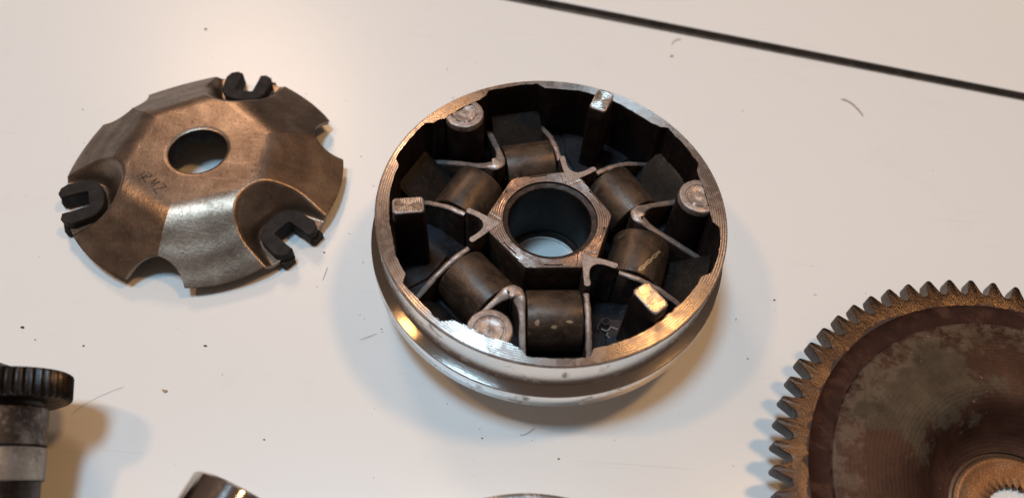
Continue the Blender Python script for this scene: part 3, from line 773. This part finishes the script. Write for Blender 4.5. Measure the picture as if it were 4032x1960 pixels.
# ================================================================== crumbs, fibres, hairs
def crumb(loc, size, label, m=M_CRUMB, group=None):
    bm = bmesh.new(); bmesh.ops.create_icosphere(bm, subdivisions=1, radius=size)
    for q in bm.verts: q.co = Vector((q.co.x * random.uniform(.6, 2.0), q.co.y * random.uniform(.35, 1.1), q.co.z * random.uniform(.4, .8)))
    zmin = min(q.co.z for q in bm.verts)
    V = [(q.co.x, q.co.y, q.co.z - zmin) for q in bm.verts]; F = [tuple(x.index for x in p.verts) for p in bm.faces]; bm.free()
    return tag(link('crumb', V, F, m, None, 0, (loc[0], loc[1], 0)), label, 'crumb', group)
G_ = 'dark crumbs scattered on the table'
crumb((-56.9, 125.2), .30, 'black crumb on the table just off the lower right rubber guide', group=G_)
crumb((-83.5, 91.4), .42, 'dark crumb on the open table below the scalloped plate', group=G_)
crumb((-90.6, 77.4), .62, 'pale brown flake on the table between the shaft and the steel bush', M_FIBRE, G_)
crumb((-135.5, 92.8), .42, 'dark crumb on the table above the toothed collar, at the left edge', group=G_)
crumb((-116.8, 88.7), .28, 'small grey crumb on the table up and right of the toothed collar', group=G_)
crumb((-61.0, 66.1), .24, 'tiny dark crumb on the table right of and above the steel bush', group=G_)
crumb((-4.1, 70.9), .26, 'small crumb in front of the housing left of the curled fibre', group=G_)
crumb((16.4, 66.9), .24, 'tiny crumb between the curled fibre and the bottom pulley disc', group=G_)
crumb((69.7, 100.2), .22, 'tiny dark crumb between the housing and the gear teeth', group=G_)
crumb((79.9, 120.4), .30, 'dark crumb on the table right of the housing at the edge of its shadow', group=G_)
crumb((54.3, 223.6), .50, 'tan crumb on the table near the seam, behind the housing', M_FIBRE, G_)
crumb((-119.7, 219.1), .42, 'grey crumb alone on the table beyond the scalloped plate', group=G_)
def fibre(name, pts, z, r, m, label, cat):
    P = [(x, y, z + (0.25 * math.sin(i * 1.3) ** 2)) for i, (x, y) in enumerate(pts)]
    return tag(link(name, *tube(P, r, 5, [.6] + [1] * (len(P) - 2) + [.5]), m, None, 40), label, cat)
def smooth_path(pts, n=14):
    P = np.array(pts, float); t = np.linspace(0, 1, len(P)); tt = np.linspace(0, 1, n)
    c = np.polyfit(t, P[:, 0], min(3, len(P) - 1)), np.polyfit(t, P[:, 1], min(3, len(P) - 1))
    return list(zip(np.polyval(c[0], tt), np.polyval(c[1], tt)))
fibre('plant_fibre', smooth_path([(115.2, 207.4), (117.7, 206.8), (119.6, 204.2), (121.0, 202.1), (121.8, 199.8)], 10), .18, .20, M_FIBRE, 'tan plant fibre lying on the table at the far right', 'fibre')
fibre('plant_fibre', smooth_path([(58.4, 233.2), (56.3, 232.5), (55.1, 231.0), (54.6, 229.9)], 8), .14, .14, M_FIBRE, 'short tan fibre on the table beside the seam', 'fibre')
fibre('curled_fibre', smooth_path([(5.8, 72.7), (6.9, 72.7), (8.2, 73.5), (9.7, 74.9)], 9), .16, .11, M_PALE, 'pale curled fibre on the table in front of the housing', 'fibre')
fibre('hair', smooth_path([(-112.4, 69.1), (-110.5, 71.7), (-107.6, 74.0), (-104.6, 76.1), (-101.5, 77.7)], 12), .10, .032, M_HAIR, 'long thin hair sticking out from beside the toothed collar', 'hair')
fibre('hair', smooth_path([(-41.0, 96.9), (-38.8, 98.0), (-36.6, 99.3)], 6), .08, .045, M_HAIR, 'short dark hair on the table left of the housing', 'hair')
fibre('hair', smooth_path([(-54.9, 120.1), (-55.1, 118.0), (-55.4, 115.4)], 6), .08, .06, M_HAIR, 'short straight hair on the table between plate and housing', 'hair')
# uncountable fine dust
parts = []
for i in range(190):
    x, y = random.uniform(-150, 170), random.uniform(55, 235)
    if i > 70:                                                  # grit shed close round the parts
        (cx, cy), cr_ = random.choice(((VC, 51), (PC, 46), (GC, 70))); a = random.uniform(0, 6.283); q_ = cr_ + random.expovariate(1 / 7)
        x, y = cx + q_ * math.cos(a), cy + q_ * math.sin(a)
    if math.hypot(x - VC[0], y - VC[1]) < 51 or math.hypot(x - PC[0], y - PC[1]) < 46 or math.hypot(x - GC[0], y - GC[1]) < 70: continue
    s = random.choice((.04, .05, .07, .09, .14)); a = random.uniform(0, 3.14); el = random.uniform(1, 4.5)
    q = [(s * el * math.cos(a), s * el * math.sin(a)), (-s * math.sin(a), s * math.cos(a)), (-s * el * math.cos(a), -s * el * math.sin(a)), (s * math.sin(a), -s * math.cos(a))]
    parts.append(([(x + u, y + v_, .01) for u, v_ in q] + [(x, y, s)], [(0, 1, 4), (1, 2, 4), (2, 3, 4), (3, 0, 4), (3, 2, 1, 0)]))
tag(link('dust', *join(*parts), M_CRUMB, None, 0), 'fine dust specks scattered over the white table top', 'dust', kind='stuff')
